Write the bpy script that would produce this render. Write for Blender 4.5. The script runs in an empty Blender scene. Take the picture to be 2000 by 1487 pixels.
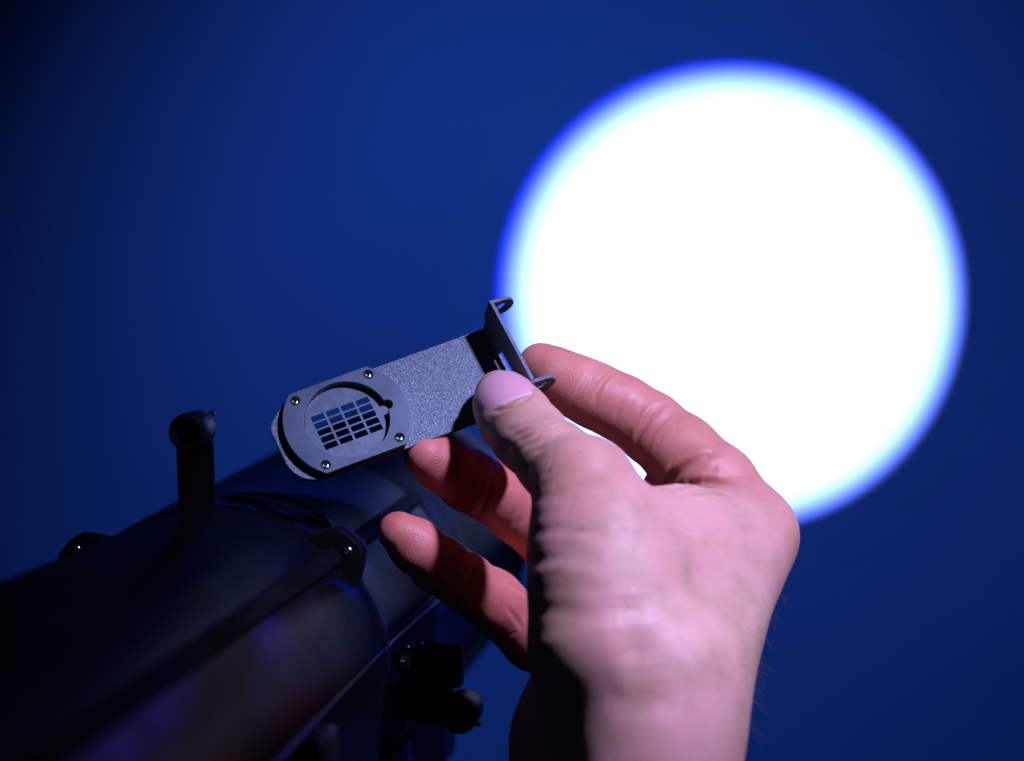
import bpy, bmesh, math, random
import numpy as np
from mathutils import Vector, Matrix
from mathutils.bvhtree import BVHTree

random.seed(7)
rng = np.random.default_rng(7)
scene = bpy.context.scene
COL = scene.collection

# ------------------------------------------------------------------ camera
# Work frame: x right, y up, z towards the viewer, in millimetres, origin on the
# plane of focus.  World: X = x, Y = -z, Z = y, in metres.
FOC = 85.0
DIST = 675.0
FPX = FOC / 36.0 * 2000.0


def P(px, py, z=0.0):
    d = DIST - z
    return np.array([(px - 1000.0) / FPX * d, -(py - 743.5) / FPX * d, z])


def W(p):
    return Vector((p[0] * 0.001, -p[2] * 0.001, p[1] * 0.001))


cam_data = bpy.data.cameras.new('camera')
cam = bpy.data.objects.new('camera', cam_data)
COL.objects.link(cam)
cam.location = (0, -DIST * 0.001, 0)
cam.rotation_euler = (math.pi / 2, 0, 0)
cam_data.lens = FOC
cam_data.sensor_width = 36
cam_data.clip_start = 0.02
cam_data.clip_end = 60
cam_data.dof.use_dof = True
cam_data.dof.focus_distance = DIST * 0.001 - 0.002
cam_data.dof.aperture_fstop = 8.0
scene.camera = cam

# ------------------------------------------------------------------ world, lamps, exposure
world = bpy.data.worlds.new('World')
scene.world = world
world.use_nodes = True
bg = world.node_tree.nodes['Background']
bg.inputs['Color'].default_value = (0.05, 0.16, 1.0, 1)
bg.inputs['Strength'].default_value = 0.006

WALL_D = 6.0                                   # metres from the camera to the wall
WALL_Y = WALL_D - DIST * 0.001


def wall_pt(px, py):
    return Vector(((px - 1000) / FPX * WALL_D, WALL_Y, -(py - 743.5) / FPX * WALL_D))


def aim(o, target):
    o.rotation_euler = (Vector(target) - o.location).to_track_quat('-Z', 'Y').to_euler()


def spot(name, loc, target, watt, color, cone_deg, blend, radius):
    l = bpy.data.lights.new(name, 'SPOT')
    l.energy = watt
    l.color = color
    l.spot_size = math.radians(cone_deg)
    l.spot_blend = blend
    l.shadow_soft_size = radius
    o = bpy.data.objects.new(name, l)
    COL.objects.link(o)
    o.location = loc
    aim(o, target)
    return o


def area(name, loc, target, watt, color, sx, sy):
    l = bpy.data.lights.new(name, 'AREA')
    l.shape = 'RECTANGLE'
    l.size, l.size_y = sx, sy
    l.energy = watt
    l.color = color
    o = bpy.data.objects.new(name, l)
    COL.objects.link(o)
    o.location = loc
    aim(o, target)
    return o


# key: a small lamp high on the right, on the viewer's side, aimed at the hand
KEY_L = Vector((0.44, -0.545, 0.71)).normalized()
KEY_T = W(P(1170, 1020, 25))
spot('key_lamp', KEY_T + KEY_L * 1.0, KEY_T, 91, (0.51, 0.50, 1.0), 12.0, 0.35, 0.034)
# blue wash on the wall
spot('wall_wash', Vector((-1.0, WALL_Y - 2.6, 1.6)), wall_pt(1120, 790), 138, (0.024, 0.130, 1.0), 74, 1.0, 0.15)
# blue stage light over the projector's barrel
BLUE_T = W(P(872, 1040, -110))
spot('blue_stage_lamp', Vector((0.50, 1.25, 0.34)), BLUE_T, 14, (0.0, 0.03, 1.0), 6.0, 0.9, 0.14)
# weak cool light from the upper left on the viewer's side
area('cool_fill', Vector((-0.75, -0.55, 0.55)), Vector((-0.02, 0, -0.03)), 0.07, (0.22, 0.42, 1.0), 0.5, 0.3)

vs = scene.view_settings
vs.view_transform = 'Standard'
vs.look = 'None'
vs.exposure = 0.0
vs.gamma = 1.0
vs.use_curve_mapping = False
scene.cycles.use_denoising = True
scene.cycles.max_bounces = 6
scene.cycles.sample_clamp_indirect = 4.0


# ------------------------------------------------------------------ materials
def new_mat(name):
    m = bpy.data.materials.new(name)
    m.use_nodes = True
    nt = m.node_tree
    b = nt.nodes['Principled BSDF']
    return m, nt, b


def node(nt, kind, **kw):
    n = nt.nodes.new(kind)
    for k, v in kw.items():
        setattr(n, k, v)
    return n


def ramp(nt, fac, stops):
    r = nt.nodes.new('ShaderNodeValToRGB')
    el = r.color_ramp.elements
    while len(el) < len(stops):
        el.new(0.5)
    for e, (p, c) in zip(el, stops):
        e.position = p
        e.color = (*c, 1) if len(c) == 3 else c
    nt.links.new(fac, r.inputs[0])
    return r.outputs[0]


def noise(nt, scale, detail=3, rough=0.5, vec=None):
    n = nt.nodes.new('ShaderNodeTexNoise')
    n.inputs['Scale'].default_value = scale
    n.inputs['Detail'].default_value = detail
    n.inputs['Roughness'].default_value = rough
    if vec is not None:
        nt.links.new(vec, n.inputs['Vector'])
    return n.outputs['Fac']


def bump(nt, height, strength, dist, normal=None):
    b = nt.nodes.new('ShaderNodeBump')
    b.inputs['Strength'].default_value = strength
    b.inputs['Distance'].default_value = dist
    nt.links.new(height, b.inputs['Height'])
    if normal is not None:
        nt.links.new(normal, b.inputs['Normal'])
    return b.outputs['Normal']


def simple_mat(name, col, rough, metal=0.0, grain=900, bstr=0.15, var=0.25, spec=0.5, scratch=True):
    m, nt, b = new_mat(name)
    tc = node(nt, 'ShaderNodeTexCoord').outputs['Object']
    f = noise(nt, grain * 0.12, 5, 0.6, tc)
    lo = [c * (1 - var) for c in col]
    hi = [c * (1 + var) for c in col]
    nt.links.new(ramp(nt, f, [(0.35, lo), (0.65, hi)]), b.inputs['Base Color'])
    rr = ramp(nt, noise(nt, 90, 6, 0.65, tc), [(0.3, (rough * 0.85,) * 3), (0.7, (min(1, rough * 1.2),) * 3)])
    nt.links.new(rr, b.inputs['Roughness'])
    b.inputs['Metallic'].default_value = metal
    b.inputs['Specular IOR Level'].default_value = spec
    nt.links.new(bump(nt, noise(nt, grain, 2, 0.5, tc), bstr, 0.0003), b.inputs['Normal'])
    return m


def powder_mat():
    m, nt, b = new_mat('powder_coat')
    tc = node(nt, 'ShaderNodeTexCoord').outputs['Object']
    g = noise(nt, 3700, 2, 0.6, tc)
    big = noise(nt, 90, 4, 0.6, tc)
    c1 = ramp(nt, g, [(0.34, (0.026, 0.036, 0.048)), (0.52, (0.108, 0.145, 0.188)), (0.70, (0.38, 0.45, 0.54))])
    mix = node(nt, 'ShaderNodeMix', data_type='RGBA', blend_type='MULTIPLY')
    mix.inputs['Factor'].default_value = 0.6
    nt.links.new(c1, mix.inputs['A'])
    nt.links.new(ramp(nt, big, [(0.3, (0.72, 0.74, 0.78)), (0.7, (1, 1, 1))]), mix.inputs['B'])
    nt.links.new(mix.outputs['Result'], b.inputs['Base Color'])
    b.inputs['Roughness'].default_value = 0.48
    b.inputs['Specular IOR Level'].default_value = 0.45
    nt.links.new(bump(nt, g, 0.55, 0.00035), b.inputs['Normal'])
    return m


def skin_mat():
    m, nt, b = new_mat('skin')
    tc = node(nt, 'ShaderNodeTexCoord').outputs['Object']

    def attr(n):
        a = node(nt, 'ShaderNodeAttribute')
        a.attribute_name = n
        return a.outputs['Fac']
    red = attr('redness')
    mott = noise(nt, 75, 6, 0.62, tc)
    base = ramp(nt, mott, [(0.25, (0.59, 0.305, 0.225)), (0.5, (0.685, 0.385, 0.30)), (0.78, (0.75, 0.44, 0.365))])
    patch = noise(nt, 38, 3, 0.55, tc)
    pm = node(nt, 'ShaderNodeMix', data_type='RGBA', blend_type='MULTIPLY')
    pm.inputs['Factor'].default_value = 1.0
    nt.links.new(base, pm.inputs['A'])
    nt.links.new(ramp(nt, patch, [(0.32, (0.86, 0.92, 0.80)), (0.5, (1.0, 0.98, 0.97)), (0.68, (1.03, 0.90, 0.95))]), pm.inputs['B'])
    base = pm.outputs['Result']
    redc = ramp(nt, mott, [(0.22, (0.47, 0.105, 0.080)), (0.5, (0.58, 0.160, 0.120)), (0.8, (0.66, 0.235, 0.18))])
    mx = node(nt, 'ShaderNodeMix', data_type='RGBA')
    nt.links.new(red, mx.inputs['Factor'])
    nt.links.new(base, mx.inputs['A'])
    nt.links.new(redc, mx.inputs['B'])
    # small blemishes and follicles
    vor = node(nt, 'ShaderNodeTexVoronoi')
    vor.inputs['Scale'].default_value = 260
    nt.links.new(tc, vor.inputs['Vector'])
    fr = ramp(nt, vor.outputs['Distance'], [(0.05, (0.80, 0.70, 0.66)), (0.16, (1, 1, 1))])
    mx2 = node(nt, 'ShaderNodeMix', data_type='RGBA', blend_type='MULTIPLY')
    fm = ramp(nt, noise(nt, 120, 2, 0.5, tc), [(0.5, (0, 0, 0)), (0.7, (0.8, 0.8, 0.8))])
    nt.links.new(fm, mx2.inputs['Factor'])
    nt.links.new(mx.outputs['Result'], mx2.inputs['A'])
    nt.links.new(fr, mx2.inputs['B'])
    nt.links.new(mx2.outputs['Result'], b.inputs['Base Color'])
    b.inputs['Subsurface Weight'].default_value = 0.85
    b.inputs['Subsurface Radius'].default_value = (1.0, 0.30, 0.16)
    b.inputs['Subsurface Scale'].default_value = 0.0020
    nt.links.new(ramp(nt, noise(nt, 420, 3, 0.6, tc), [(0.3, (0.40,) * 3), (0.7, (0.58,) * 3)]), b.inputs['Roughness'])
    b.inputs['Specular IOR Level'].default_value = 0.42
    # relief: fine skin cells everywhere, papillary ridges on the finger pads
    v2 = node(nt, 'ShaderNodeTexVoronoi', feature='DISTANCE_TO_EDGE')
    v2.inputs['Scale'].default_value = 1700
    nt.links.new(tc, v2.inputs['Vector'])
    n1 = bump(nt, ramp(nt, v2.outputs['Distance'], [(0.0, (0, 0, 0)), (0.25, (1, 1, 1))]), 0.14, 0.00014)
    n2 = bump(nt, noise(nt, 480, 6, 0.7, tc), 0.24, 0.0005, n1)
    sn = node(nt, 'ShaderNodeMath', operation='SINE')
    nt.links.new(attr('ridge'), sn.inputs[0])
    mm = node(nt, 'ShaderNodeMath', operation='MULTIPLY')
    nt.links.new(sn.outputs[0], mm.inputs[0])
    nt.links.new(attr('pad'), mm.inputs[1])
    n3 = bump(nt, mm.outputs[0], 0.28, 0.00008, n2)
    nt.links.new(n3, b.inputs['Normal'])
    return m


def nail_mat():
    m, nt, b = new_mat('nail')
    tc = node(nt, 'ShaderNodeTexCoord').outputs['Object']
    a = node(nt, 'ShaderNodeAttribute')
    a.attribute_name = 'along'
    f = node(nt, 'ShaderNodeMath', operation='ADD')
    nz = node(nt, 'ShaderNodeMath', operation='MULTIPLY_ADD')
    nt.links.new(noise(nt, 300, 3, 0.5, tc), nz.inputs[0])
    nz.inputs[1].default_value = 0.08
    nz.inputs[2].default_value = -0.04
    nt.links.new(a.outputs['Fac'], f.inputs[0])
    nt.links.new(nz.outputs[0], f.inputs[1])
    c = ramp(nt, f.outputs[0], [(0.0, (0.80, 0.50, 0.50)), (0.16, (0.80, 0.38, 0.43)), (0.86, (0.78, 0.37, 0.43)),
                                (0.93, (0.66, 0.52, 0.44)), (1.0, (0.66, 0.58, 0.48))])
    nt.links.new(c, b.inputs['Base Color'])
    b.inputs['Subsurface Weight'].default_value = 0.5
    b.inputs['Subsurface Radius'].default_value = (1.0, 0.4, 0.3)
    b.inputs['Subsurface Scale'].default_value = 0.0012
    b.inputs['Roughness'].default_value = 0.32
    b.inputs['Coat Weight'].default_value = 0.25
    b.inputs['Coat Roughness'].default_value = 0.25
    return m


M_SKIN = skin_mat()
M_NAIL = nail_mat()
M_POWDER = powder_mat()
M_RING = simple_mat('anodised_ring', (0.072, 0.102, 0.140), 0.36, 0.0, 700, 0.08, 0.16)
M_GOBO = simple_mat('etched_steel', (0.094, 0.128, 0.168), 0.38, 0.2, 3000, 0.08, 0.14)
M_STEEL = simple_mat('bright_steel', (0.62, 0.62, 0.60), 0.20, 1.0, 600, 0.1, 0.1)
M_SHELL = simple_mat('black_paint', (0.0020, 0.0040, 0.026), 0.33, 0.0, 1700, 0.30, 0.2, 0.012)
M_SMOOTH = simple_mat('black_smooth_paint', (0.0018, 0.0024, 0.0048), 0.34, 0.0, 300, 0.03, 0.2, 0.07)
M_MATTE = simple_mat('black_matte', (0.0022, 0.0022, 0.003), 0.6, 0.0, 500, 0.15, 0.2, 0.06)
M_RUBBER = simple_mat('black_rubber', (0.003, 0.0035, 0.005), 0.45, 0.0, 500, 0.15, 0.2, 0.25)
M_GREY = simple_mat('grey_bracket_paint', (0.06, 0.065, 0.075), 0.5, 0.0, 500, 0.15, 0.2, 0.4)
M_GLASS = simple_mat('lens_glass', (0.02, 0.02, 0.03), 0.05, 0.0, 50, 0.0, 0.1, 0.6)
M_CLOTH = simple_mat('dark_cloth', (0.012, 0.012, 0.016), 0.9, 0.0, 900, 0.6, 0.3, 0.1)


def wall_mat():
    m, nt, b = new_mat('painted_wall')
    tc = node(nt, 'ShaderNodeTexCoord').outputs['Object']
    c = ramp(nt, noise(nt, 0.9, 4, 0.55, tc), [(0.3, (0.58, 0.59, 0.60)), (0.7, (0.68, 0.69, 0.70))])
    nt.links.new(c, b.inputs['Base Color'])
    b.inputs['Roughness'].default_value = 0.9
    nt.links.new(bump(nt, noise(nt, 40, 4, 0.6, tc), 0.2, 0.002), b.inputs['Normal'])
    return m


# ------------------------------------------------------------------ object helpers
def link_mesh(name, me, mat, parent=None, smooth=False, sharp_deg=None):
    o = bpy.data.objects.new(name, me)
    COL.objects.link(o)
    me.materials.clear()
    me.materials.append(mat)
    if smooth:
        me.polygons.foreach_set('use_smooth', [True] * len(me.polygons))
        if sharp_deg:
            me.set_sharp_from_angle(angle=math.radians(sharp_deg))
    if parent is not None:
        o.parent = parent
    return o


def from_bm(name, bm, mat, parent=None, smooth=False, sharp=35):
    bmesh.ops.recalc_face_normals(bm, faces=bm.faces)
    me = bpy.data.meshes.new(name)
    bm.to_mesh(me)
    bm.free()
    return link_mesh(name, me, mat, parent, smooth, sharp)


def empty(name, mat_world, label, cat):
    o = bpy.data.objects.new(name, None)
    o.empty_display_size = 0.01
    COL.objects.link(o)
    o.matrix_world = mat_world
    o['label'] = label
    o['category'] = cat
    return o


def plate_mesh(loops, thick, bevel=0.0, bevel_res=2):
    """Filled outline with holes, as a slab centred on z = 0 (input mm, output m)."""
    cu = bpy.data.curves.new('tmp', 'CURVE')
    cu.dimensions = '2D'
    cu.fill_mode = 'BOTH'
    b = bevel * 0.001
    cu.extrude = thick * 0.0005 - b
    cu.bevel_depth = b
    cu.offset = -b
    cu.bevel_resolution = bevel_res
    for lp in loops:
        s = cu.splines.new('POLY')
        s.points.add(len(lp) - 1)
        for q, (x, y) in zip(s.points, lp):
            q.co = (x * 0.001, y * 0.001, 0, 1)
        s.use_cyclic_u = True
    ob = bpy.data.objects.new('tmp', cu)
    COL.objects.link(ob)
    dg = bpy.context.evaluated_depsgraph_get()
    me = bpy.data.meshes.new_from_object(ob.evaluated_get(dg))
    bpy.data.objects.remove(ob)
    bpy.data.curves.remove(cu)
    me.materials.clear()
    return me


def circ(cx, cy, r, n=48, a0=0, a1=360, closed=True):
    k = n if closed and abs(a1 - a0) == 360 else n + 1
    return [(cx + r * math.cos(math.radians(a0 + (a1 - a0) * i / n)),
             cy + r * math.sin(math.radians(a0 + (a1 - a0) * i / n))) for i in range(k)]


def lathe_bm(profile, n=48, closed_ends=True):
    """profile: list of (radius, z) in mm, turned about z."""
    bm = bmesh.new()
    rings = []
    for r, z in profile:
        rings.append([bm.verts.new((r * 0.001 * math.cos(2 * math.pi * i / n),
                                    r * 0.001 * math.sin(2 * math.pi * i / n), z * 0.001)) for i in range(n)])
    for a, b in zip(rings, rings[1:]):
        for i in range(n):
            bm.faces.new((a[i], a[(i + 1) % n], b[(i + 1) % n], b[i]))
    if closed_ends:
        bm.faces.new(rings[0][::-1])
        bm.faces.new(rings[-1])
    return bm


def box_bm(sx, sy, sz, bev=0.0, cx=0, cy=0, cz=0):
    bm = bmesh.new()
    bmesh.ops.create_cube(bm, size=1)
    for v in bm.verts:
        v.co = Vector(((v.co.x * sx + cx) * 0.001, (v.co.y * sy + cy) * 0.001, (v.co.z * sz + cz) * 0.001))
    if bev:
        bmesh.ops.bevel(bm, geom=list(bm.edges), offset=bev * 0.001, segments=3, affect='EDGES', profile=0.5)
    return bm


# ------------------------------------------------------------------ wall
bm = bmesh.new()
bmesh.ops.create_grid(bm, x_segments=1, y_segments=1, size=9)
wall = from_bm('wall', bm, wall_mat())
wall.location = wall_pt(1424, 582)
wall.rotation_euler = (math.pi / 2, 0, math.radians(-18))
wall['kind'] = 'structure'

# ------------------------------------------------------------------ the profile spotlight
VP = (1500.0, 500.0)
SEAM_C = P(430, 1322, 0)
axis = np.array([(VP[0] - 1000) / FPX, -(VP[1] - 743.5) / FPX, -1.0])
axis /= np.linalg.norm(axis)
ax_w = Vector((axis[0], -axis[2], axis[1]))
right_w = Vector((1, 0, 0))
right_w = (right_w - ax_w * right_w.dot(ax_w)).normalized()
up_w = right_w.cross(ax_w).normalized()          # right-handed: right x up = -axis; z local = -axis
MF = Matrix((right_w, up_w, -ax_w)).transposed().to_4x4()
MF.translation = W(SEAM_C)
fix = empty('stage_spotlight', MF,
            'black cylindrical stage spotlight pointing at the wall, behind the hand', 'spotlight')
# local frame: x right, y up, +z towards the viewer (rear of the lamp), -z towards the wall
R0 = 47.8
FLARE = 0.030                              # the front housing widens towards the lens
A0 = 12.0


def arch(r, low=-46, inset=0.0):
    """Cross-section of the housing: round top, corner at 12 degrees, upright sides."""
    pts = circ(0, 0, r, 72, A0, 180 - A0)
    x = r * math.cos(math.radians(A0))
    y = r * math.sin(math.radians(A0))
    out = [(x - 0.9 + inset, low), (x - 0.9 + inset, y - 8.2), (x + 0.4, y - 7.4), (x + 0.4, y - 1.2), (x - 0.2, y - 0.6)]
    out += pts
    out += [(-a, b) for a, b in out[:5][::-1]]
    return out


def shell_bm(sections, low=-46, r_in=2.4):
    """Loft the arch through (z, radius) sections; closed with rounded lips at the ends."""
    bm = bmesh.new()
    rings = []
    for z, r in sections:
        s = r / R0
        ring = [bm.verts.new((x * 0.001, y * 0.001, z * 0.001)) for x, y in arch(r)]
        rings.append(ring)
    n = len(rings[0])
    for a, b in zip(rings, rings[1:]):
        for i in range(n):
            bm.faces.new((a[i], a[(i + 1) % n], b[(i + 1) % n], b[i]))
    bm.faces.new(rings[0])
    bm.faces.new(rings[-1][::-1])
    return bm


lip = 0.55
rear = from_bm('rear_housing', shell_bm([(0.9, R0 - 1.6), (0.9, R0 - 0.1), (1.1, R0 + 0.35), (1.5, R0 + lip), (2.6, R0 + lip), (3.4, R0 + 0.2),
                                          (5.5, R0), (60, R0), (140, R0 + 0.6), (250, R0 + 1.2), (345, R0 + 1.2), (352, R0 - 4)]),
               M_SMOOTH, fix, True, 24)
front = from_bm('front_housing', shell_bm([(-0.9, R0 - 1.6), (-0.9, R0 - 0.1), (-1.1, R0 + 0.35), (-1.5, R0 + lip), (-2.4, R0 + lip), (-3.2, R0 + 0.15),
                                            (-5, R0 - 0.1), (-60, R0 + 1.6), (-128, R0 + 3.7), (-132, R0 + 2.6), (-132, R0 - 6)]),
                M_SHELL, fix, True, 24)
# dark core seen in the gap between the two housings
core = from_bm('shutter_gate', shell_bm([(-1.6, R0 - 1.7), (1.6, R0 - 1.7)]), M_MATTE, fix, True, 24)
# raised beads along the housing corner
for nm, z0, z1, par in (('corner_bead', -3, -130, front),):
    for s in (1, -1):
        x = R0 * math.cos(math.radians(A0 + 1.5)) * s
        y = R0 * math.sin(math.radians(A0 + 1.5))
        b = box_bm(0.9, 1.1, abs(z1 - z0), 0.4, x, y, (z0 + z1) / 2)
        for v in b.verts:
            k_ = 1 + FLARE * max(0.0, -v.co.z) / (R0 * 0.001)
            v.co.x *= k_
            v.co.y *= k_
        from_bm(nm, b, M_SMOOTH, par, True, 40)

# lens tube and front rim
tube = from_bm('lens_tube', lathe_bm([(40, -131), (50.2, -131.5), (51.4, -133), (54.0, -230), (54.3, -284), (54.8, -287), (55.2, -289),
                                       (55.2, -309), (54.6, -311), (52.8, -311), (52.4, -309), (52.4, -290), (52.0, -285)], 96, False),
               M_SHELL, fix, True, 30)
lens = from_bm('front_lens', lathe_bm([(0.5, -288), (20, -289.5), (38, -287), (50.4, -283), (50.6, -279), (0.5, -279)], 64, False), M_GLASS, tube, True, 40)
# rounded belly of the front housing, below its upright sides
bm = bmesh.new()
prof = [(-6, 49.0), (-7, 51.5), (-10, 52.4), (-60, 53.2), (-280, 55.6), (-284, 54.0)]
rows = []
for z, r in prof:
    rows.append([bm.verts.new((r * math.cos(math.radians(t)) * 0.001, r * math.sin(math.radians(t)) * 0.001, z * 0.001))
                 for t in range(-158, -21, 2)])
for a, b in zip(rows, rows[1:]):
    for i in range(len(a) - 1):
        bm.faces.new((a[i], a[i + 1], b[i + 1], b[i]))
belly = from_bm('belly_pan', bm, M_MATTE, front, True, 30)
sd = belly.modifiers.new('thickness', 'SOLIDIFY')
sd.thickness = 0.003
# little block on the rim (frame latch)
b = box_bm(5, 10, 14, 1.0)
latch = from_bm('frame_latch', b, M_MATTE, tube, True, 40)
latch.location = (0.0555, 0.001, -0.298)

# rails at 45 degrees, both sides: along rear and front housing


def rail(parent, ang, z0, z1, w, h, mat):
    b = box_bm(h + 3, w, abs(z1 - z0), 0.9, R0 + h / 2 - 1.5 + 0.4, 0, (z0 + z1) / 2)
    for v in b.verts:
        if v.co.z < 0:
            v.co.x += FLARE * -v.co.z
    o = from_bm('rail', b, mat, parent, True, 40)
    o.rotation_euler = (0, 0, math.radians(ang))
    return o


for ang in (46.0, 134.0):
    rail(rear, ang, 2.5, 338, 5.6, 2.2, M_MATTE)
    rail(front, ang, -3.5, -128, 5.2, 2.0, M_MATTE)

# hinge brackets on the seam


def bracket(ang):
    out = [(-10.5, -3.0), (-8.6, 0.8), (-6.2, 4.6), (-4.6, 6.4), (-2.4, 7.4), (2.6, 7.6), (4.8, 6.6), (6.4, 4.6), (8.8, 0.6), (10.5, -3.0)]
    me = plate_mesh([out], 5.0, 0.6)
    br = link_mesh('hinge_bracket', me, M_MATTE, fix, True, 35)
    Ra = Matrix.Rotation(math.radians(ang - 90), 4, 'Z')
    br.matrix_local = Ra @ Matrix.Translation((0, (R0 + 0.6) * 0.001, 0.0056))
    me2 = plate_mesh([[(x * 1.03, y * 1.04) for x, y in out]], 2.0, 0.6)
    lp = link_mesh('backing_plate', me2, M_SHELL, br, True, 35)
    lp.location = (0, 0, -0.0042)
    sc = from_bm('screw', lathe_bm([(1.5, 0), (1.5, 0.5), (1.0, 0.95), (0.6, 1.0), (0.5, 0.6)], 20), M_STEEL, br, True, 40)
    sc.location = (0.0016, 0.0042, 0.0023)
    sc.scale = (0.85, 0.85, 1)
    return br


bracket(46)
bracket(138.5)


# shutter handles: flat blade with a hollow knurled knob, standing radially in the gap
def handle(ang, off, length, name='shutter_handle'):
    root_me = plate_mesh([[(-5.2, -6), (-5.2, length - 3), (-4.2, length - 1), (4.2, length - 1), (5.2, length - 3), (5.2, -6)]], 1.5, 0.25)
    h = link_mesh(name, root_me, M_MATTE, fix, True, 30)
    h.matrix_local = Matrix.Rotation(math.radians(ang - 90), 4, 'Z') @ Matrix.Translation((off * 0.001, R0 * 0.001, 0))
    bm = lathe_bm([(3.2, 1.0), (3.5, 8.2), (3.9, 8.9), (4.5, 8.9), (5.0, 8.2), (5.2, 7.2), (5.2, -5.4), (4.8, -6.0), (2.0, -6.0)], 64, True)
    # knurl: push every other column of the outer wall in
    for v in bm.verts:
        r = math.hypot(v.co.x, v.co.y)
        if abs(r - 0.0052) < 1e-6 and v.co.z < 0.0075:
            i = round(math.atan2(v.co.y, v.co.x) / (2 * math.pi / 64))
            if i % 2:
                v.co.x *= 0.972
                v.co.y *= 0.972
    k = from_bm('knob', bm, M_RUBBER, h, True, 50)
    k.location = (0, (length + 1.0) * 0.001, 0.0012)
    s2 = from_bm('set_screw', lathe_bm([(1.0, 0), (1.0, 0.6), (0.5, 1.0)], 14), M_STEEL, h, True, 40)
    s2.location = (0.0040, (length + 5.0) * 0.001, -0.004)
    s2.rotation_euler = (-math.pi / 2, 0, -0.6)
    return h


handle(91.6, -4.9, 20.4)
handle(-6.6, 0, 20.0)

# oval recess cover on top of the front housing
bm = bmesh.new()
ov = []
for i in range(40):
    t = 2 * math.pi * i / 40
    ov.append((math.cos(t), math.sin(t)))
rows = []
for sc_, h in ((1.0, -0.4), (1.0, 0.15), (0.93, 0.35), (0.84, 0.35), (0.78, 0.12), (0.3, 0.12)):
    row = []
    for c, s in ov:
        ang = math.radians(74 + 19 * c * sc_)
        z = -24 - 8.0 * s * sc_
        r = R0 + h - FLARE * z
        row.append(bm.verts.new((r * math.cos(ang) * 0.001, r * math.sin(ang) * 0.001, z * 0.001)))
    rows.append(row)
for a, b in zip(rows, rows[1:]):
    for i in range(40):
        bm.faces.new((a[i], a[(i + 1) % 40], b[(i + 1) % 40], b[i]))
bm.faces.new(rows[-1])
from_bm('slot_cover', bm, M_SMOOTH, front, True, 50)

# focus knob on the right side, under the corner
prof = [(3.0, -6), (4.6, -5), (4.6, -1.2), (6.6, -0.6), (6.6, 1.0), (6.0, 1.4), (6.3, 2.0), (6.3, 11.5), (5.7, 12.6), (2.0, 12.9)]
bm = lathe_bm(prof, 48)
for v in bm.verts:
    r = math.hypot(v.co.x, v.co.y)
    if abs(r - 0.0063) < 1e-6:
        i = round(math.atan2(v.co.y, v.co.x) / (2 * math.pi / 48))
        if i % 4 in (1, 2):
            v.co.x *= 0.86
            v.co.y *= 0.86
fk = from_bm('focus_knob', bm, M_RUBBER, fix, True, 40)
fk.location = (0.0535, 0.0015, -0.016)
fk.rotation_euler = (0, math.pi / 2, 0)
col_ = from_bm('collar', lathe_bm([(4.8, -4.6), (5.4, -4.2), (5.4, -2.9), (5.0, -2.6), (5.6, -2.2), (5.6, -1.3), (4.8, -1.0)], 40), M_STEEL, fk, True, 30)

# yoke: arm beside the housing and its lock lever, close to the viewer
ya = from_bm('yoke_arm', box_bm(5, 78, 22, 1.5), M_GREY, fix, True, 40)
ya.location = (0.0505, -0.030, 0.120)
yl = from_bm('lock_lever', lathe_bm([(3, 0), (5.5, 1), (6, 6), (6, 10), (5, 44), (4, 48), (2, 49)], 24), M_GREY, ya, True, 40)
yl.location = (0.003, 0.012, 0)
yl.rotation_euler = (0, math.pi / 2, 0)

# the projector's own beam: the lens splits the edge of the circle into colours
beam_o = MF @ Vector((0, 0, -0.314))
SPOT_C = wall_pt(1424, 582)
half = math.atan(438 / FPX * WALL_D / (WALL_Y - beam_o.y))
beam = spot('beam', beam_o, SPOT_C, 7000, (1, 1, 1), math.degrees(2 * half) + 3, 0.0, 0.0)
beam.data.use_nodes = True
nt = beam.data.node_tree
em = nt.nodes['Emission']
tcn = node(nt, 'ShaderNodeTexCoord').outputs['Normal']
sep = node(nt, 'ShaderNodeSeparateXYZ')
nt.links.new(tcn, sep.inputs[0])
ac = node(nt, 'ShaderNodeMath', operation='ABSOLUTE')
nt.links.new(sep.outputs['Z'], ac.inputs[0])


def radial(ox, oy):
    """Distance from a (slightly shifted) beam axis, 1 at the rim."""
    parts = []
    for axn, off in (('X', ox), ('Y', oy)):
        d = node(nt, 'ShaderNodeMath', operation='DIVIDE')
        nt.links.new(sep.outputs[axn], d.inputs[0])
        nt.links.new(ac.outputs[0], d.inputs[1])
        a_ = node(nt, 'ShaderNodeMath', operation='SUBTRACT')
        nt.links.new(d.outputs[0], a_.inputs[0])
        a_.inputs[1].default_value = off * math.tan(half)
        m_ = node(nt, 'ShaderNodeMath', operation='POWER')
        ab = node(nt, 'ShaderNodeMath', operation='ABSOLUTE')
        nt.links.new(a_.outputs[0], ab.inputs[0])
        nt.links.new(ab.outputs[0], m_.inputs[0])
        m_.inputs[1].default_value = 2.0
        parts.append(m_.outputs[0])
    ad = node(nt, 'ShaderNodeMath', operation='ADD')
    nt.links.new(parts[0], ad.inputs[0])
    nt.links.new(parts[1], ad.inputs[1])
    sq = node(nt, 'ShaderNodeMath', operation='SQRT')
    nt.links.new(ad.outputs[0], sq.inputs[0])
    dv = node(nt, 'ShaderNodeMath', operation='DIVIDE')
    nt.links.new(sq.outputs[0], dv.inputs[0])
    dv.inputs[1].default_value = math.tan(half) * 1.1
    return dv.outputs[0]


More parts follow.
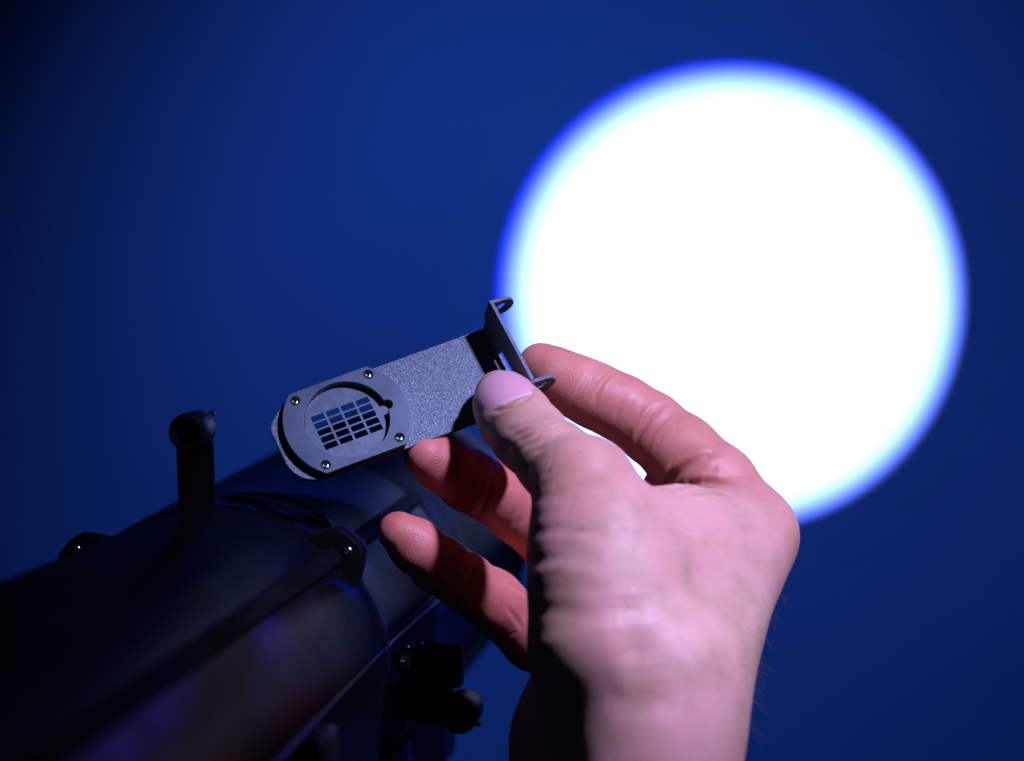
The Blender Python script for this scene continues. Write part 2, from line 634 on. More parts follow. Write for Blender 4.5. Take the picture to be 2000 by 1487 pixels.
q = 1 / 1.1
blue = ramp(nt, radial(0, 0), [(0.0, (0, 0, 0.55)), (0.80 * q, (0, 0, 0.6)), (0.93 * q, (0, 0.01, 1.0)), (0.99 * q, (0, 0.012, 1.0)), (1.0 * q, (0, 0, 0))])
warm = ramp(nt, radial(0.012, -0.006), [(0.0, (0.30, 0.345, 0)), (0.85 * q, (0.290, 0.345, 0)), (0.935 * q, (0.20, 0.33, 0)),
                                        (0.966 * q, (0.10, 0.17, 0)), (0.986 * q, (0.03, 0.035, 0)), (1.0 * q, (0, 0, 0))])
ad = node(nt, 'ShaderNodeMix', data_type='RGBA', blend_type='ADD')
ad.inputs['Factor'].default_value = 1.0
nt.links.new(blue, ad.inputs['A'])
nt.links.new(warm, ad.inputs['B'])
nt.links.new(ad.outputs['Result'], em.inputs['Color'])
beam.parent = fix
beam.matrix_parent_inverse = MF.inverted()

# ------------------------------------------------------------------ the gobo holder
u = np.array([0.9014, 0.3335, -0.2775])
n_ = np.array([0.086, 0.489, 0.868])
n_ /= np.linalg.norm(n_)
u -= n_ * u.dot(n_)
u /= np.linalg.norm(u)
w_ = np.cross(n_, u)                      # up across the plate


def wv(a):
    return Vector((a[0], -a[2], a[1]))


H0 = P(677.0, 828.0, 4.0)                 # centre of the aperture on the plate's front face
MH = Matrix((wv(u), wv(w_), wv(n_))).transposed().to_4x4()
MH.translation = W(H0)
hold = empty('gobo_holder', MH,
             'dark speckled metal gobo holder with grid disc, pinched between thumb and fingers', 'gobo holder')

PT = 1.3                                   # plate thickness
HW = 13.4                                  # half width


def rounded(pts, r, seg=5):
    out = []
    n = len(pts)
    for i in range(n):
        p0, p1, p2 = (np.array(pts[(i + k - 1) % n], float) for k in range(3))
        a, b = p0 - p1, p2 - p1
        la, lb = np.linalg.norm(a), np.linalg.norm(b)
        rr = min(r, la * 0.45, lb * 0.45)
        A, B = p1 + a / la * rr, p1 + b / lb * rr
        for k in range(seg + 1):
            t = k / seg
            q = (1 - t) ** 2 * A + 2 * t * (1 - t) * p1 + t * t * B
            out.append((q[0], q[1]))
    return out


outline = [(48.2, -HW), (48.2, HW), (-13.0, HW), (-20.2, 7.2), (-20.2, -6.5), (-18.0, -11.0), (-13.0, -HW)]
out2 = [outline[0], outline[1]] + rounded(outline, 2.2)[12:]
me = plate_mesh([out2, circ(0, 0, 11.0, 64)], PT, 0.18)
plate = link_mesh('plate', me, M_POWDER, hold, True, 30)
plate.location = (0, 0, -PT * 0.0005)

# flange: end turned up towards the viewer, wider ears at its free edge
LEAN = math.radians(7)
FH = 13.2
fl = [(-HW + 0.4, -1.2), (HW - 0.4, -1.2), (HW - 0.4, 4.4), (14.3, 5.6), (14.3, FH), (-14.3, FH), (-14.3, 5.6), (-HW + 0.4, 4.4)]
slot = [(-6.0, 1.7), (3.2, 1.7), (3.2, 5.0), (-6.0, 5.0)]
me = plate_mesh([rounded(fl, 0.5, 3), rounded(slot, 0.4, 3)], 1.1, 0.15)
flange = link_mesh('flange', me, M_POWDER, hold, True, 30)
# flange local x -> plate y, local y -> plate normal (leaning outwards), local z -> outwards
ey = Vector((math.sin(LEAN), 0, math.cos(LEAN)))
ex = Vector((0, 1, 0))
ez = ex.cross(ey)
Mfl = Matrix((ex, ey, ez)).transposed().to_4x4()
Mfl.translation = Vector((0.0482, 0, 0))
flange.matrix_local = Mfl
for s in (1, -1):
    # ear: tongue with a round end and a hole, turned outwards at the flange's end
    ear = [(0.55, 5.8), (0.55, FH)] if False else None
    L = 7.6
    cy = (5.6 + FH) / 2
    rr = (FH - 5.6) / 2
    lp = [(-0.4, 5.6)] + circ(L - rr, cy, rr, 20, -90, 90, False) + [(-0.4, FH)]
    me = plate_mesh([lp, circ(L - rr - 0.2, cy, 1.75, 24)], 1.1, 0.15)
    ear = link_mesh('ear', me, M_POWDER, flange, True, 30)
    # ear local x -> outwards (-z of flange frame?), y -> flange y, z -> flange x
    sgn = -1 if ez.x < 0 else 1
    eo = Vector((0, 0, sgn))
    M = Matrix((eo, Vector((0, 1, 0)), eo.cross(Vector((0, 1, 0))))).transposed().to_4x4()
    M.translation = Vector((s * 13.75 * 0.001, 0, 0))
    ear.matrix_local = M
    # rounded bend between flange and ear
    bend = from_bm('bend', lathe_bm([(0.62, 5.62), (0.62, FH - 0.02)], 20), M_POWDER, flange, True, 40)
    bend.location = (s * 13.75 * 0.001, 0, 0)
    bend.rotation_euler = (-math.pi / 2, 0, 0)

# retaining ring, flat sided, with keyed aperture and four screw holes
RT = 2.7
RR = 17.75
a = math.degrees(math.asin((HW - 0.05) / RR))
ro = circ(0, 0, RR, 40, -a, a, False) + circ(0, 0, RR, 40, 180 - a, 180 + a, False)
hr = 11.92
key = circ(0, 0, hr, 96, 7.0, 353.0, False) + circ(12.25, 0.0, 1.5, 18, -104, 104, False)
SCREWS = [(-11.05, 10.8), (11.05, 10.8), (-11.05, -10.8), (11.05, -10.8)]
me = plate_mesh([ro, key] + [circ(x, y, 1.45, 20) for x, y in SCREWS], RT, 0.12)
ring = link_mesh('retaining_ring', me, M_RING, hold, True, 30)
ring.location = (0, 0, (RT / 2 + 0.06) * 0.001)
smesh = None
for x, y in SCREWS:
    if smesh is None:
        # button-head screw with a hexagon socket
        bm = lathe_bm([(1.28, -1.3), (1.28, 0.0), (1.12, 0.34), (0.8, 0.52), (0.62, 0.55), (0.60, 0.0), (0.1, -0.05)], 24)
        sc = from_bm('screw', bm, M_STEEL, hold, True, 50)
        smesh = sc.data
    else:
        sc = link_mesh('screw', smesh, M_STEEL, hold)
    sc.location = (x * 0.001, y * 0.001, 0.00195)
    sc.rotation_euler = (0, 0, random.random())

# gobo disc with its grid of windows
gl = []
gr = 11.6
for i in range(81):
    t = math.radians(10 + 340 * i / 80)
    gl.append((gr * math.cos(t), gr * math.sin(t)))
gl += [(11.8, -1.2), (12.6, -0.9), (12.6, 0.9), (11.8, 1.2)]
loops = [gl]
for c in range(4):
    for r in range(5):
        x0 = -8.6 + 4.49 * c
        y0 = 5.5 - 2.32 * r
        loops.append(rounded([(x0, y0 - 1.78), (x0 + 3.80, y0 - 1.78), (x0 + 3.80, y0), (x0, y0)], 0.18, 2))
me = plate_mesh(loops, 0.35, 0.04)
gobo = link_mesh('gobo', me, M_GOBO, None, True, 30)
gobo['label'] = 'round steel gobo disc pierced by a grid of small windows, set in the holder'
gobo['category'] = 'gobo'
gobo.matrix_world = MH @ Matrix.Translation((0, 0, 0.00024))

# ------------------------------------------------------------------ the hand (signed distance field -> one mesh)
VOX = 0.6
LO = np.array([-42.0, -150.0, -84.0])
HI = np.array([92.0, 16.0, 104.0])
N = np.ceil((HI - LO) / VOX).astype(int)
gx = LO[0] + VOX * np.arange(N[0])
gy = LO[1] + VOX * np.arange(N[1])
gz = LO[2] + VOX * np.arange(N[2])
BIG = 40.0


class Field:
    def __init__(self):
        self.f = np.full(N, BIG, np.float32)

    def add(self, prim, k):
        pts = np.array(prim['box'])
        m = prim['r'] + max(k, 2.0) + 4.0
        lo = np.maximum(((pts.min(0) - m - LO) / VOX).astype(int), 0)
        hi = np.minimum(((pts.max(0) + m - LO) / VOX).astype(int) + 2, N)
        if (hi <= lo).any():
            return
        sl = tuple(slice(a, b) for a, b in zip(lo, hi))
        X = gx[sl[0]][:, None, None]
        Y = gy[sl[1]][None, :, None]
        Z = gz[sl[2]][None, None, :]
        d = prim['fn'](X, Y, Z).astype(np.float32)
        f = self.f[sl]
        if k <= 0:
            self.f[sl] = np.minimum(f, d)
        else:
            h = np.clip(0.5 + 0.5 * (f - d) / k, 0, 1)
            self.f[sl] = f * (1 - h) + d * h - k * h * (1 - h)


def cone(a, b, ra, rb, squash=None, fac=1.0):
    a = np.asarray(a, float)
    b = np.asarray(b, float)
    ba = b - a
    l2 = max(ba.dot(ba), 1e-6)

    def fn(X, Y, Z):
        px, py, pz = X - a[0], Y - a[1], Z - a[2]
        t = np.clip((px * ba[0] + py * ba[1] + pz * ba[2]) / l2, 0, 1)
        qx, qy, qz = px - t * ba[0], py - t * ba[1], pz - t * ba[2]
        if squash is not None:
            s = squash
            c = (qx * s[0] + qy * s[1] + qz * s[2]) * (1 / fac - 1)
            qx, qy, qz = qx + c * s[0], qy + c * s[1], qz + c * s[2]
        d = np.sqrt(qx * qx + qy * qy + qz * qz) - (ra + (rb - ra) * t)
        return d * (fac if (squash is not None and fac < 1) else 1.0)
    return {'fn': fn, 'box': [a, b], 'r': max(ra, rb) * max(1.0, fac)}


def chain(pts, k=2.5, squash=None, fac=1.0):
    """pts: (px, py, z, radius)."""
    F = Field()
    for p, q in zip(pts, pts[1:]):
        F.add(cone(P(*p[:3]), P(*q[:3]), p[3], q[3], squash, fac), k)
    return F


# joints as (x, y, depth, radius)
INDEX = [(1056, 714, -8, 6.4), (1084, 733, -7, 7.6), (1130, 757, -6, 8.5), (1166, 775, -6, 8.9), (1215, 798, -7, 9.2),
         (1268, 833, -6, 9.7), (1330, 884, -1, 10.4), (1400, 950, 6, 11.2), (1434, 1000, 10, 11.2), (1468, 1046, 14, 11.2)]
MIDDLE = [(832, 892, 1, 6.0), (868, 908, -1, 7.6), (915, 938, -7, 8.6), (962, 962, -14, 8.7), (1015, 1000, -21, 9.0), (1088, 1062, -31, 9.8),
          (1240, 1085, -28, 10.2), (1452, 1092, -10, 11.2)]
RING = [(778, 1040, 7, 5.7), (812, 1066, 5, 7.2), (858, 1104, -1, 7.9), (905, 1134, -9, 8.0), (960, 1172, -18, 8.6), (1045, 1248, -32, 9.4),
        (1210, 1208, -40, 9.8), (1400, 1172, -30, 10.6)]
LITTLE = [(1150, 1200, -44, 5.6), (1135, 1236, -46, 6.6), (1140, 1290, -52, 7.2), (1185, 1335, -58, 8.0), (1340, 1240, -52, 9.2)]
THUMB = [(972, 762, 3.5, 6.0), (986, 788, 8.5, 8.3), (1006, 818, 15, 9.5), (1034, 852, 23, 9.7), (1084, 899, 35, 10.1),
         (1140, 952, 46, 12.6), (1168, 1040, 52, 15.5), (1182, 1150, 56, 18.2)]
PALM = [
    # thumb metacarpal and the ball of the thumb
    ((1140, 952, 46, 12.8), (1178, 1120, 54, 17.5)),
    ((1170, 1080, 54, 16.5), (1196, 1250, 60, 20.5)),
    # web between thumb and index
    ((1195, 1050, 50, 13.0), (1330, 1050, 34, 11.5)),
    ((1330, 1050, 34, 11.5), (1436, 1034, 17, 10.2)),
    ((1240, 1130, 52, 15.0), (1420, 1080, 24, 13.0)),
    # metacarpals
    ((1466, 1052, 14, 11.4), (1316, 1330, 58, 18.8)),
    ((1450, 1092, -10, 11.6), (1308, 1370, 44, 19.0)),
    ((1400, 1172, -30, 11.0), (1290, 1390, 28, 19.0)),
    ((1340, 1240, -52, 10.0), (1260, 1400, 10, 18.0)),
    # mid-palm
    ((1280, 1180, 40, 18.0), (1250, 1380, 40, 25.0)),
    ((1330, 1160, -10, 11.0), (1210, 1340, 25, 18.0)),
    # wrist and forearm
    ((1288, 1330, 58, 19.8), (1284, 1500, 66, 18.4)),
    ((1284, 1500, 66, 18.4), (1270, 1720, 74, 20.0)),
    ((1185, 1370, 22, 20.0), (1168, 1455, 30, 21.6)),
    ((1168, 1455, 30, 21.6), (1160, 1720, 40, 23.0)),
    ((1240, 1380, 40, 20.0), (1232, 1720, 55, 22.0)),
    # flesh at the root of the index finger, behind the thumb
    ((1332, 928, -10, 9.4), (1312, 1012, -8, 12.0)),
    # root of the thumb running into the wrist
    ((1205, 1268, 56, 18.6), (1286, 1420, 62, 18.6)),
    ((1192, 1290, 52, 18.0), (1236, 1420, 52, 20.0)),
]
palm = Field()
for p, q in PALM:
    palm.add(cone(P(*p[:3]), P(*q[:3]), p[3], q[3]), 9.0)
# roots of the fingers blend broadly into the palm, their tips stay apart
for ch, kk in ((INDEX, 7.0), (MIDDLE, 6.0), (RING, 6.0), (LITTLE, 6.0)):
    p, q = ch[-2], ch[-1]
    palm.add(cone(P(*p[:3]), P(*q[:3]), p[3], q[3]), kk)
thumb_dir = (P(1034, 850, 23) - P(966, 755, 3.5))
thumb_dir /= np.linalg.norm(thumb_dir)
nail_w = np.array([0.92, 0.38, 0.0])
nail_w -= thumb_dir * nail_w.dot(thumb_dir)
nail_w /= np.linalg.norm(nail_w)
nail_n = np.cross(thumb_dir, nail_w)
if nail_n[2] < 0:
    nail_n = -nail_n
total = palm.f
for ch, sq, fc in ((INDEX, None, 1), (MIDDLE, None, 1), (RING, None, 1), (LITTLE, None, 1)):
    total = np.minimum(total, chain(ch, 2.5).f)
# thumb: distal part slightly flattened towards the nail
tf = Field()
for i, (p, q) in enumerate(zip(THUMB, THUMB[1:])):
    flat = 0.86 if i < 3 else 1.0
    tf.add(cone(P(*p[:3]), P(*q[:3]), p[3], q[3], nail_n if i < 3 else None, flat), 3.0)
# soft pad of the thumb on the plate side
tf.add(cone(P(988, 800, 4), P(1012, 826, 10), 7.6, 8.4), 3.5)
h = np.clip(0.5 + 0.5 * (total - tf.f) / 3.0, 0, 1)
# blend the thumb with the palm only where the palm field is the thumb's own root
total = np.where(palm.f < 14, total * (1 - h) + tf.f * h - 3.0 * h * (1 - h), np.minimum(total, tf.f)).astype(np.float32)
total = np.minimum(total, tf.f)


def surface_nets(f):
    s = f < 0
    nx, ny, nz = f.shape
    acc = np.zeros((nx - 1, ny - 1, nz - 1), np.uint8)
    for i in (0, 1):
        for j in (0, 1):
            for k in (0, 1):
                acc += s[i:nx - 1 + i, j:ny - 1 + j, k:nz - 1 + k]
    act = np.argwhere((acc > 0) & (acc < 8))
    idx = -np.ones((nx - 1, ny - 1, nz - 1), np.int32)
    idx[tuple(act.T)] = np.arange(len(act))
    cs = [(i, j, k) for i in (0, 1) for j in (0, 1) for k in (0, 1)]
    val = {c: f[act[:, 0] + c[0], act[:, 1] + c[1], act[:, 2] + c[2]] for c in cs}
    pos = np.zeros((len(act), 3))
    cnt = np.zeros(len(act))
    for c in cs:
        for ax in range(3):
            if c[ax] == 0:
                d = list(c)
                d[ax] = 1
                d = tuple(d)
                va, vb = val[c], val[d]
                m = (va < 0) != (vb < 0)
                t = np.where(m, va / np.where(m, va - vb, 1), 0)
                q = np.tile(np.array(c, float), (len(act), 1))
                q[:, ax] += t
                pos[m] += q[m]
                cnt[m] += 1
    pos = act + pos / cnt[:, None]
    quads = []
    for ax in range(3):
        a = [slice(None)] * 3
        b = [slice(None)] * 3
        a[ax] = slice(0, -1)
        b[ax] = slice(1, None)
        ch = s[tuple(a)] != s[tuple(b)]
        e = np.argwhere(ch)
        o1, o2 = [i for i in range(3) if i != ax]
        ok = (e[:, o1] > 0) & (e[:, o2] > 0) & (e[:, o1] < f.shape[o1] - 1) & (e[:, o2] < f.shape[o2] - 1)
        e = e[ok]
        ins = s[tuple(e.T)]

        def cell(d1, d2):
            c = e.copy()
            c[:, o1] += d1
            c[:, o2] += d2
            return idx[tuple(c.T)]
        q = np.stack([cell(-1, -1), cell(0, -1), cell(0, 0), cell(-1, 0)], 1)
        flip = ins if ax != 1 else ~ins
        q[~flip] = q[~flip][:, ::-1]
        quads.append(q)
    return pos, np.concatenate(quads)


hv, hq = surface_nets(total)
hv = LO + hv * VOX

# light smoothing of the grid
E = np.concatenate([hq[:, [0, 1]], hq[:, [1, 2]], hq[:, [2, 3]], hq[:, [3, 0]]])
deg = np.bincount(E.ravel(), minlength=len(hv)).astype(float)


def smooth(v, lam):
    s = np.zeros_like(v)
    for c in range(v.shape[1]):
        s[:, c] = np.bincount(E[:, 0], v[E[:, 1], c], len(v)) + np.bincount(E[:, 1], v[E[:, 0], c], len(v))
    return v + lam * (s / deg[:, None] - v)


for _ in range(8):
    hv = smooth(hv, 0.55)
    hv = smooth(hv, -0.57)


def normals(v, q):
    d1 = v[q[:, 2]] - v[q[:, 0]]
    d2 = v[q[:, 3]] - v[q[:, 1]]
    fn = np.cross(d1, d2)
    n = np.zeros_like(v)
    for c in range(3):
        for k in range(4):
            n[:, c] += np.bincount(q[:, k], fn[:, c], len(v))
    return n / np.maximum(np.linalg.norm(n, axis=1, keepdims=True), 1e-9)


hn = normals(hv, hq)
bvh = BVHTree.FromPolygons([tuple(p) for p in hv], [tuple(int(i) for i in q) for q in hq])
EYE = Vector((0, 0, DIST))


def on_skin(px, py):
    d = (Vector(P(px, py, 0)) - EYE).normalized()
    hit = bvh.ray_cast(EYE, d, 2000)
    return None if hit[0] is None else np.array(hit[0])


def polyline(pts, step=4.0):
    out = []
    for (x0, y0), (x1, y1) in zip(pts, pts[1:]):
        m = max(2, int(math.hypot(x1 - x0, y1 - y0) / step))
        for i in range(m):
            t = i / m
            out.append((x0 + (x1 - x0) * t, y0 + (y1 - y0) * t))
    out.append(pts[-1])
    # soften corners
    o = np.array(out)
    for _ in range(4):
        o[1:-1] = 0.5 * o[1:-1] + 0.25 * (o[:-2] + o[2:])
    return o


redness = np.zeros(len(hv))
disp = np.zeros(len(hv))


def crease(pts, width, depth, puff=0.35, red=0.25, taper=False):
    px = polyline(pts)
    q = [(i / max(1, len(px) - 1), on_skin(*p)) for i, p in enumerate(px)]
    q = [(t, p) for t, p in q if p is not None]
    if len(q) < 2:
        return
    tt = np.array([t for t, _ in q])
    pp = np.array([p for _, p in q])
    m = 4 * width
    sel = np.where(((hv > pp.min(0) - m) & (hv < pp.max(0) + m)).all(1))[0]
    if not len(sel):
        return
    V = hv[sel]
    best = np.full(len(sel), 1e9)
    bt = np.zeros(len(sel))
    for t, p in zip(tt, pp):
        d = ((V - p) ** 2).sum(1)
        k = d < best
        best[k] = d[k]
        bt[k] = t
    d = np.sqrt(best)
    fade = np.clip(np.minimum(bt, 1 - bt) * 5, 0, 1)
    if taper:
        fade = np.clip(1 - bt, 0, 1) ** 0.6 * np.clip(bt * 8 + 0.3, 0, 1)
    g = np.exp(-(d / width) ** 2)
    s = np.exp(-((d - 1.9 * width) / width) ** 2)
    disp[sel] += fade * depth * (-g + puff * s)
    redness[sel] = np.maximum(redness[sel], red * fade * np.exp(-(d / (1.6 * width)) ** 2))


# finger joint creases
crease([(1200, 722), (1180, 742), (1166, 765), (1156, 790)], 0.9, 0.55)
crease([(1192, 728), (1172, 750), (1160, 775)], 0.6, 0.25)
crease([(1322, 780), (1294, 792), (1268, 817), (1248, 850), (1234, 885)], 0.8, 0.42)
crease([(1300, 780), (1272, 800), (1255, 830), (1236, 866)], 0.7, 0.30)
crease([(1330, 800), (1306, 812), (1282, 838), (1264, 868)], 0.65, 0.16)
crease([(1240, 748), (1222, 770), (1208, 800), (1204, 822)], 0.65, 0.14)
crease([(1294, 961), (1312, 935), (1340, 912), (1372, 896), (1402, 882)], 1.2, 1.0, 0.6)
crease([(1294, 962), (1330, 952), (1370, 944), (1415, 944), (1462, 950)], 1.1, 0.75, 0.5)
crease([(1370, 944), (1385, 930), (1400, 915)], 0.8, 0.4)
crease([(1330, 968), (1380, 962), (1440, 970)], 0.8, 0.3)
crease([(930, 1010), (944, 990), (955, 965), (962, 940)], 1.0, 0.7)
crease([(990, 1060), (1005, 1030), (1020, 1000)], 0.7, 0.35)
crease([(975, 1050), (992, 1020), (1008, 990)], 0.7, 0.30)
crease([(880, 1190), (905, 1150), (925, 1110), (940, 1090)], 1.0, 0.6)
crease([(985, 1135), (1010, 1150), (1030, 1165)], 0.7, 0.35)
crease([(985, 1180), (1005, 1205), (1025, 1235)], 0.7, 0.30)
# thumb knuckle
for k, (dx, dy) in enumerate(((0, 0), (10, 9), (22, 17), (35, 27), (49, 40))):
    crease([(985 + dx, 846 + dy), (1012 + dx, 836 + dy), (1045 + dx, 822 + dy), (1080 + dx, 815 + dy)], 0.9, 0.26 + 0.12 * (k in (1, 2, 3)), 0.5, 0.2)
# folds of the ball of the thumb, running in from its shaded edge
for y, x1, dpt, wd, sl in ((972, 1110, 0.4, 1.4, 0), (1004, 1128, 0.7, 1.5, -4), (1036, 1160, 1.3, 1.8, 2), (1064, 1135, 0.7, 1.2, 6), (1092, 1150, 1.1, 1.7, -3),
                           (1124, 1132, 0.7, 1.3, 4), (1150, 1165, 1.15, 1.7, 0), (1190, 1178, 1.5, 2.1, 8), (1228, 1150, 0.6, 1.8, 5)):
    crease([(1031, y + 10), (1048, y + 5), (1078, y - 2), ((1078 + x1) / 2, y + sl / 2), (x1 + 28, y + 4 + sl)], wd * 1.25, dpt * 0.46, 0.3, 0.1, True)
# tendon at the base of the thumb with the hollow beside it
crease([(1190, 1240), (1203, 1285), (1220, 1345), (1232, 1400)], 3.6, -0.28, 0.0, 0.0)
crease([(1228, 1160), (1236, 1230), (1246, 1300)], 5.0, 0.9, 0.0, 0.1)
# wrist folds
crease([(1180, 1366), (1250, 1376), (1330, 1370)], 3.0, 0.35, 0.3, 0.0)

# fine lines across the fingers, the thumb and the web
fr_ = random.Random(11)
for ch, lo_i, hi_i, cnt in ((INDEX, 2, 8, 46), (MIDDLE, 2, 5, 16), (RING, 2, 5, 16), (THUMB, 3, 6, 26)):
    for _ in range(cnt):
        i = fr_.randint(lo_i, hi_i - 1)
        t = fr_.random()
        A, B = ch[i], ch[i + 1]
        cx, cy = A[0] + (B[0] - A[0]) * t, A[1] + (B[1] - A[1]) * t
        ln = math.hypot(B[0] - A[0], B[1] - A[1])
        ux, uy = (B[0] - A[0]) / ln, (B[1] - A[1]) / ln
        wob = fr_.uniform(-0.5, 0.5)
        tx, ty = -uy + wob * ux, ux + wob * uy
        o = fr_.uniform(-50, 50)
        l2 = fr_.uniform(10, 26)
        c = (cx + tx * o, cy + ty * o)
        crease([(c[0] - tx * l2, c[1] - ty * l2), (c[0] + fr_.uniform(-4, 4), c[1] + fr_.uniform(-4, 4)), (c[0] + tx * l2, c[1] + ty * l2)],
               0.62, fr_.uniform(0.06, 0.15), 0.3, 0.1)
for _ in range(34):
    cx, cy = fr_.uniform(1310, 1500), fr_.uniform(950, 1080)
    ang = fr_.uniform(-0.5, 0.5)
    l2 = fr_.uniform(12, 30)
    dx, dy = math.cos(ang) * l2, math.sin(ang) * l2
    crease([(cx - dx, cy - dy), (cx, cy + fr_.uniform(-3, 3)), (cx + dx, cy + dy)], 0.7, fr_.uniform(0.05, 0.12), 0.3, 0.05)

disp += 0.10 * np.sin(hv[:, 0] * 0.21 + 1.3 * np.sin(hv[:, 1] * 0.13)) * np.sin(hv[:, 1] * 0.17 + hv[:, 2] * 0.19)
crease([(955, 800), (975, 803), (1005, 795), (1030, 780), (1042, 764)], 0.8, 0.35, 0.7, 0.3)
hv2 = hv + hn * disp[:, None]
hv2 = smooth(hv2, 0.18)


def near(px, py, z, r):
    d = np.linalg.norm(hv - P(px, py, z), axis=1)
    return np.exp(-(d / r) ** 2)


# redder fingers, paler back of the hand
for ch, amt in ((INDEX, 0.72), (MIDDLE, 0.95), (RING, 0.95), (LITTLE, 0.9)):
    best = np.full(len(hv), 1e9)
    for i, (p, q) in enumerate(zip(ch, ch[1:])):
        A, B = P(*p[:3]), P(*q[:3])
        ba = B - A
        t = np.clip(((hv - A) @ ba) / ba.dot(ba), 0, 1)
        best = np.minimum(best, np.linalg.norm(hv - A - t[:, None] * ba, axis=1) + (0 if i < len(ch) - 2 else 14 * t))
    redness = np.maximum(redness, amt * np.clip((22 - best) / 13, 0, 1))
redness = np.maximum(redness, 0.42 * near(985, 800, 10, 16))
redness = np.maximum(redness, 0.30 * near(1140, 930, 55, 20))
redness = np.maximum(redness, 0.45 * near(1530, 1040, 14, 16))
redness = np.clip(smooth(redness[:, None], 0.5)[:, 0], 0, 1)

# papillary ridges on the pads
ridge = np.zeros(len(hv))
pad = np.zeros(len(hv))
for (cx, cy, cz), (tx, ty), rad in (((868, 935, 6), (1, 0.6), 13), ((822, 1072, 8), (1, 0.65), 13), ((1090, 740, 2), (1, 0.4), 14)):
    c = P(cx, cy, cz)
    dv = hv - c
    ang = math.atan2(-ty, tx)
    a1 = dv[:, 0] * math.cos(ang) + dv[:, 1] * math.sin(ang)
    a2 = -dv[:, 0] * math.sin(ang) + dv[:, 1] * math.cos(ang)
    rr = np.sqrt((a1 * 0.72) ** 2 + a2 ** 2) + 0.9 * np.sin(a1 * 0.45 + 0.3 * a2) + 0.7 * np.sin(a2 * 0.6 + 1)
    w = np.clip((rad - np.linalg.norm(dv, axis=1)) / 4, 0, 1)
    k = w > pad
    ridge[k] = rr[k] * 2 * math.pi / 0.5
    pad = np.maximum(pad, w)
# transverse ridges on the rest of the fingers
for ch in (INDEX, MIDDLE, RING):
    p0 = P(*ch[1][:3])
    p1 = P(*ch[5][:3])
    dirv = (p1 - p0) / np.linalg.norm(p1 - p0)
    s = (hv - p0) @ dirv
    A = [P(*p[:3]) for p in ch[:-2]]
    dmin = np.min([np.linalg.norm(hv - a, axis=1) for a in A], axis=0)
    k = (dmin < 15) & (pad < 0.05)
    ridge[k] = (s[k] + 0.5 * np.sin(hv[k, 1] * 0.5)) * 2 * math.pi / 0.68
    pad[k] = 0.30

person = empty('person', Matrix.Translation(W(P(1230, 1600, 65))),
               'right hand and wrist of a person, thumb and fingers pinching the small metal holder', 'person')


def to_world_mesh(name, v, faces):
    me = bpy.data.meshes.new(name)
    ww = np.stack([v[:, 0], -v[:, 2], v[:, 1]], 1) * 0.001
    me.from_pydata(ww.tolist(), [], faces.tolist())
    me.update()
    return me


me = to_world_mesh('hand', hv2, hq)
for nm, arr in (('redness', redness), ('ridge', ridge), ('pad', pad)):
    at = me.attributes.new(nm, 'FLOAT', 'POINT')
    at.data.foreach_set('value', arr.astype(np.float32))
hand = link_mesh('hand', me, M_SKIN, None, True)
hand.parent = person
hand.matrix_parent_inverse = Matrix.Translation(-W(P(1230, 1600, 65)))
bm = bmesh.new()
bm.from_mesh(me)
vol = bm.calc_volume(signed=True)
if vol < 0:
    bmesh.ops.reverse_faces(bm, faces=bm.faces)
    bm.to_mesh(me)
bm.free()
me.polygons.foreach_set('use_smooth', [True] * len(me.polygons))


# thumbnail: a curved plate laid on the back of the thumb
bvh2 = BVHTree.FromPolygons([tuple(p) for p in hv2], [tuple(int(i) for i in q) for q in hq])
NC = P(987, 772, 12)
NU, NV = 22, 22
grid = np.zeros((NU + 1, NV + 1, 3))
along = np.zeros((NU + 1, NV + 1))
hitc = bvh2.ray_cast(Vector(NC + nail_n * 30), Vector(-nail_n), 80)
if hitc[0] is not None:
    NC = np.array(hitc[0])
HWN, L0, L1 = 7.6, 10.6, 7.4             # half width, towards the cuticle, towards the tip
for i in range(NU + 1):
    s = -1 + 2 * i / NU
    for j in range(NV + 1):
        t = j / NV                          # 0 cuticle, 1 free edge
        lo_ = L0 * (1 - 0.30 * abs(s) ** 2.6)
        hi_ = L1 * (1 - 0.34 * abs(s) ** 3.0)
        al = lo_ + (-hi_ - lo_) * t         # along thumb_dir (positive towards the knuckle)
        wd = HWN * s * (1 - 0.10 * (2 * t - 0.9) ** 4)
        base = NC + thumb_dir * al + nail_w * wd
        hit = bvh2.ray_cast(Vector(base + nail_n * 25), Vector(-nail_n), 60)
        ideal = base - nail_n * (2.6 * s * s + 0.7 * max(0, t - 0.2) ** 2)
        if hit[0] is not None:
            q = np.array(hit[0])
            hsurf = (q - ideal) @ nail_n
            p = ideal + nail_n * np.clip(hsurf, -3.0, 3.0) + nail_n * (-0.30 + 1.1 * min(1.0, t * 2.2) * 0.6 - 0.35 * s ** 6)
        else:
            p = ideal + nail_n * 0.3
        grid[i, j] = p
        along[i, j] = t
g = grid.copy()
for _ in range(6):
    g[1:-1, 1:-1] = 0.4 * g[1:-1, 1:-1] + 0.15 * (g[:-2, 1:-1] + g[2:, 1:-1] + g[1:-1, :-2] + g[1:-1, 2:])
nv = g.reshape(-1, 3)
nq = np.array([[i * (NV + 1) + j, (i + 1) * (NV + 1) + j, (i + 1) * (NV + 1) + j + 1, i * (NV + 1) + j + 1]
               for i in range(NU) for j in range(NV)])
me = to_world_mesh('thumbnail', nv, nq)
at = me.attributes.new('along', 'FLOAT', 'POINT')
at.data.foreach_set('value', along.ravel().astype(np.float32))
nail = link_mesh('thumbnail', me, M_NAIL, None, True)
nail.parent = person
nail.matrix_parent_inverse = hand.matrix_parent_inverse.copy()
sd = nail.modifiers.new('thickness', 'SOLIDIFY')
sd.thickness = 0.0006
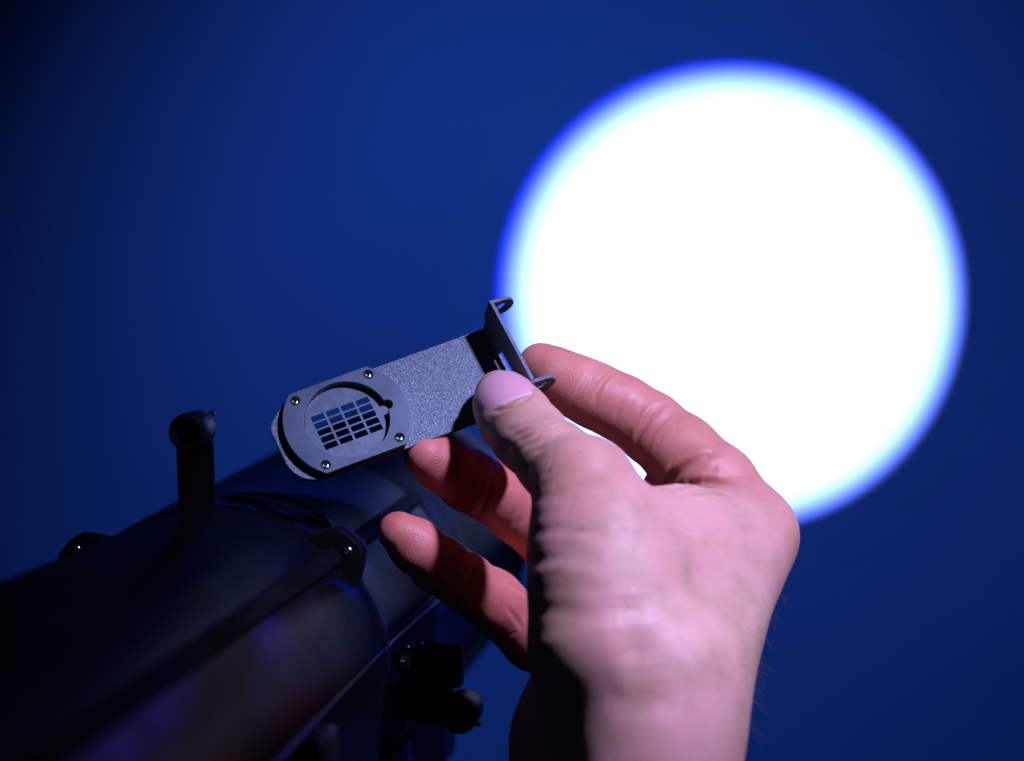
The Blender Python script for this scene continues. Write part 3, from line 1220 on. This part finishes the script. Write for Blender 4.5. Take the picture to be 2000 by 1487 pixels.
sd.offset = 0

# sleeve below the wrist
bm = bmesh.new()
c0, c1 = P(1232, 1560, 64), P(1224, 2500, 92)
rows = []
for i in range(30):
    t = i / 29
    c = c0 + (c1 - c0) * t
    row = []
    for k in range(48):
        a_ = 2 * math.pi * k / 48
        rr = 33 + 10 * t + 0.9 * math.sin(a_ * 3 + t * 9) + 1.1 * math.sin(t * 31 + a_ * 2)
        q = c + np.array([rr * math.cos(a_), 0, rr * math.sin(a_)])
        row.append(bm.verts.new(W(q)))
    rows.append(row)
for a_, b_ in zip(rows, rows[1:]):
    for k in range(48):
        bm.faces.new((a_[k], a_[(k + 1) % 48], b_[(k + 1) % 48], b_[k]))
slv = from_bm('sleeve', bm, M_CLOTH, None, True, 60)
slv.parent = person
slv.matrix_parent_inverse = hand.matrix_parent_inverse.copy()
sd = slv.modifiers.new('thickness', 'SOLIDIFY')
sd.thickness = 0.0015

# fine hairs on the outer side of the wrist
cand = np.where((hv2[:, 1] < P(1450, 1150, 50)[1]) & (hv2[:, 1] > P(1450, 1540, 60)[1]) & (hn[:, 0] * (1 if vol > 0 else -1) > 0.25) & (hv2[:, 2] > 20))[0]
M_HAIR = simple_mat('hair', (0.16, 0.09, 0.05), 0.5, 0.0, 300, 0.0, 0.1, 0.3)
bm = bmesh.new()
for i in rng.choice(cand, 80, replace=False):
    p = hv2[i]
    nn = hn[i] * (1 if vol > 0 else -1)
    d = nn * 0.55 + np.array([0.25, -1.0, 0.1]) * 0.6 + rng.normal(0, 0.28, 3)
    d /= np.linalg.norm(d)
    L = rng.uniform(4, 9)
    side = np.cross(d, nn)
    side /= np.linalg.norm(side) + 1e-6
    up = np.cross(side, d)
    prev = None
    for k in range(6):
        t = k / 5
        c = p + d * L * t - nn * 0.8 * t * t * L * 0.3 + side * 0.6 * math.sin(t * 2)
        r = 0.035 * (1 - 0.85 * t)
        ring_ = [bm.verts.new(W(c + r * (math.cos(a_) * side + math.sin(a_) * up))) for a_ in (0, 2.09, 4.19)]
        if prev:
            for j in range(3):
                bm.faces.new((prev[j], prev[(j + 1) % 3], ring_[(j + 1) % 3], ring_[j]))
        prev = ring_
hairs = from_bm('hair', bm, M_HAIR, None, True, 60)
hairs.parent = person
hairs.matrix_parent_inverse = hand.matrix_parent_inverse.copy()
hairs['kind'] = 'stuff'
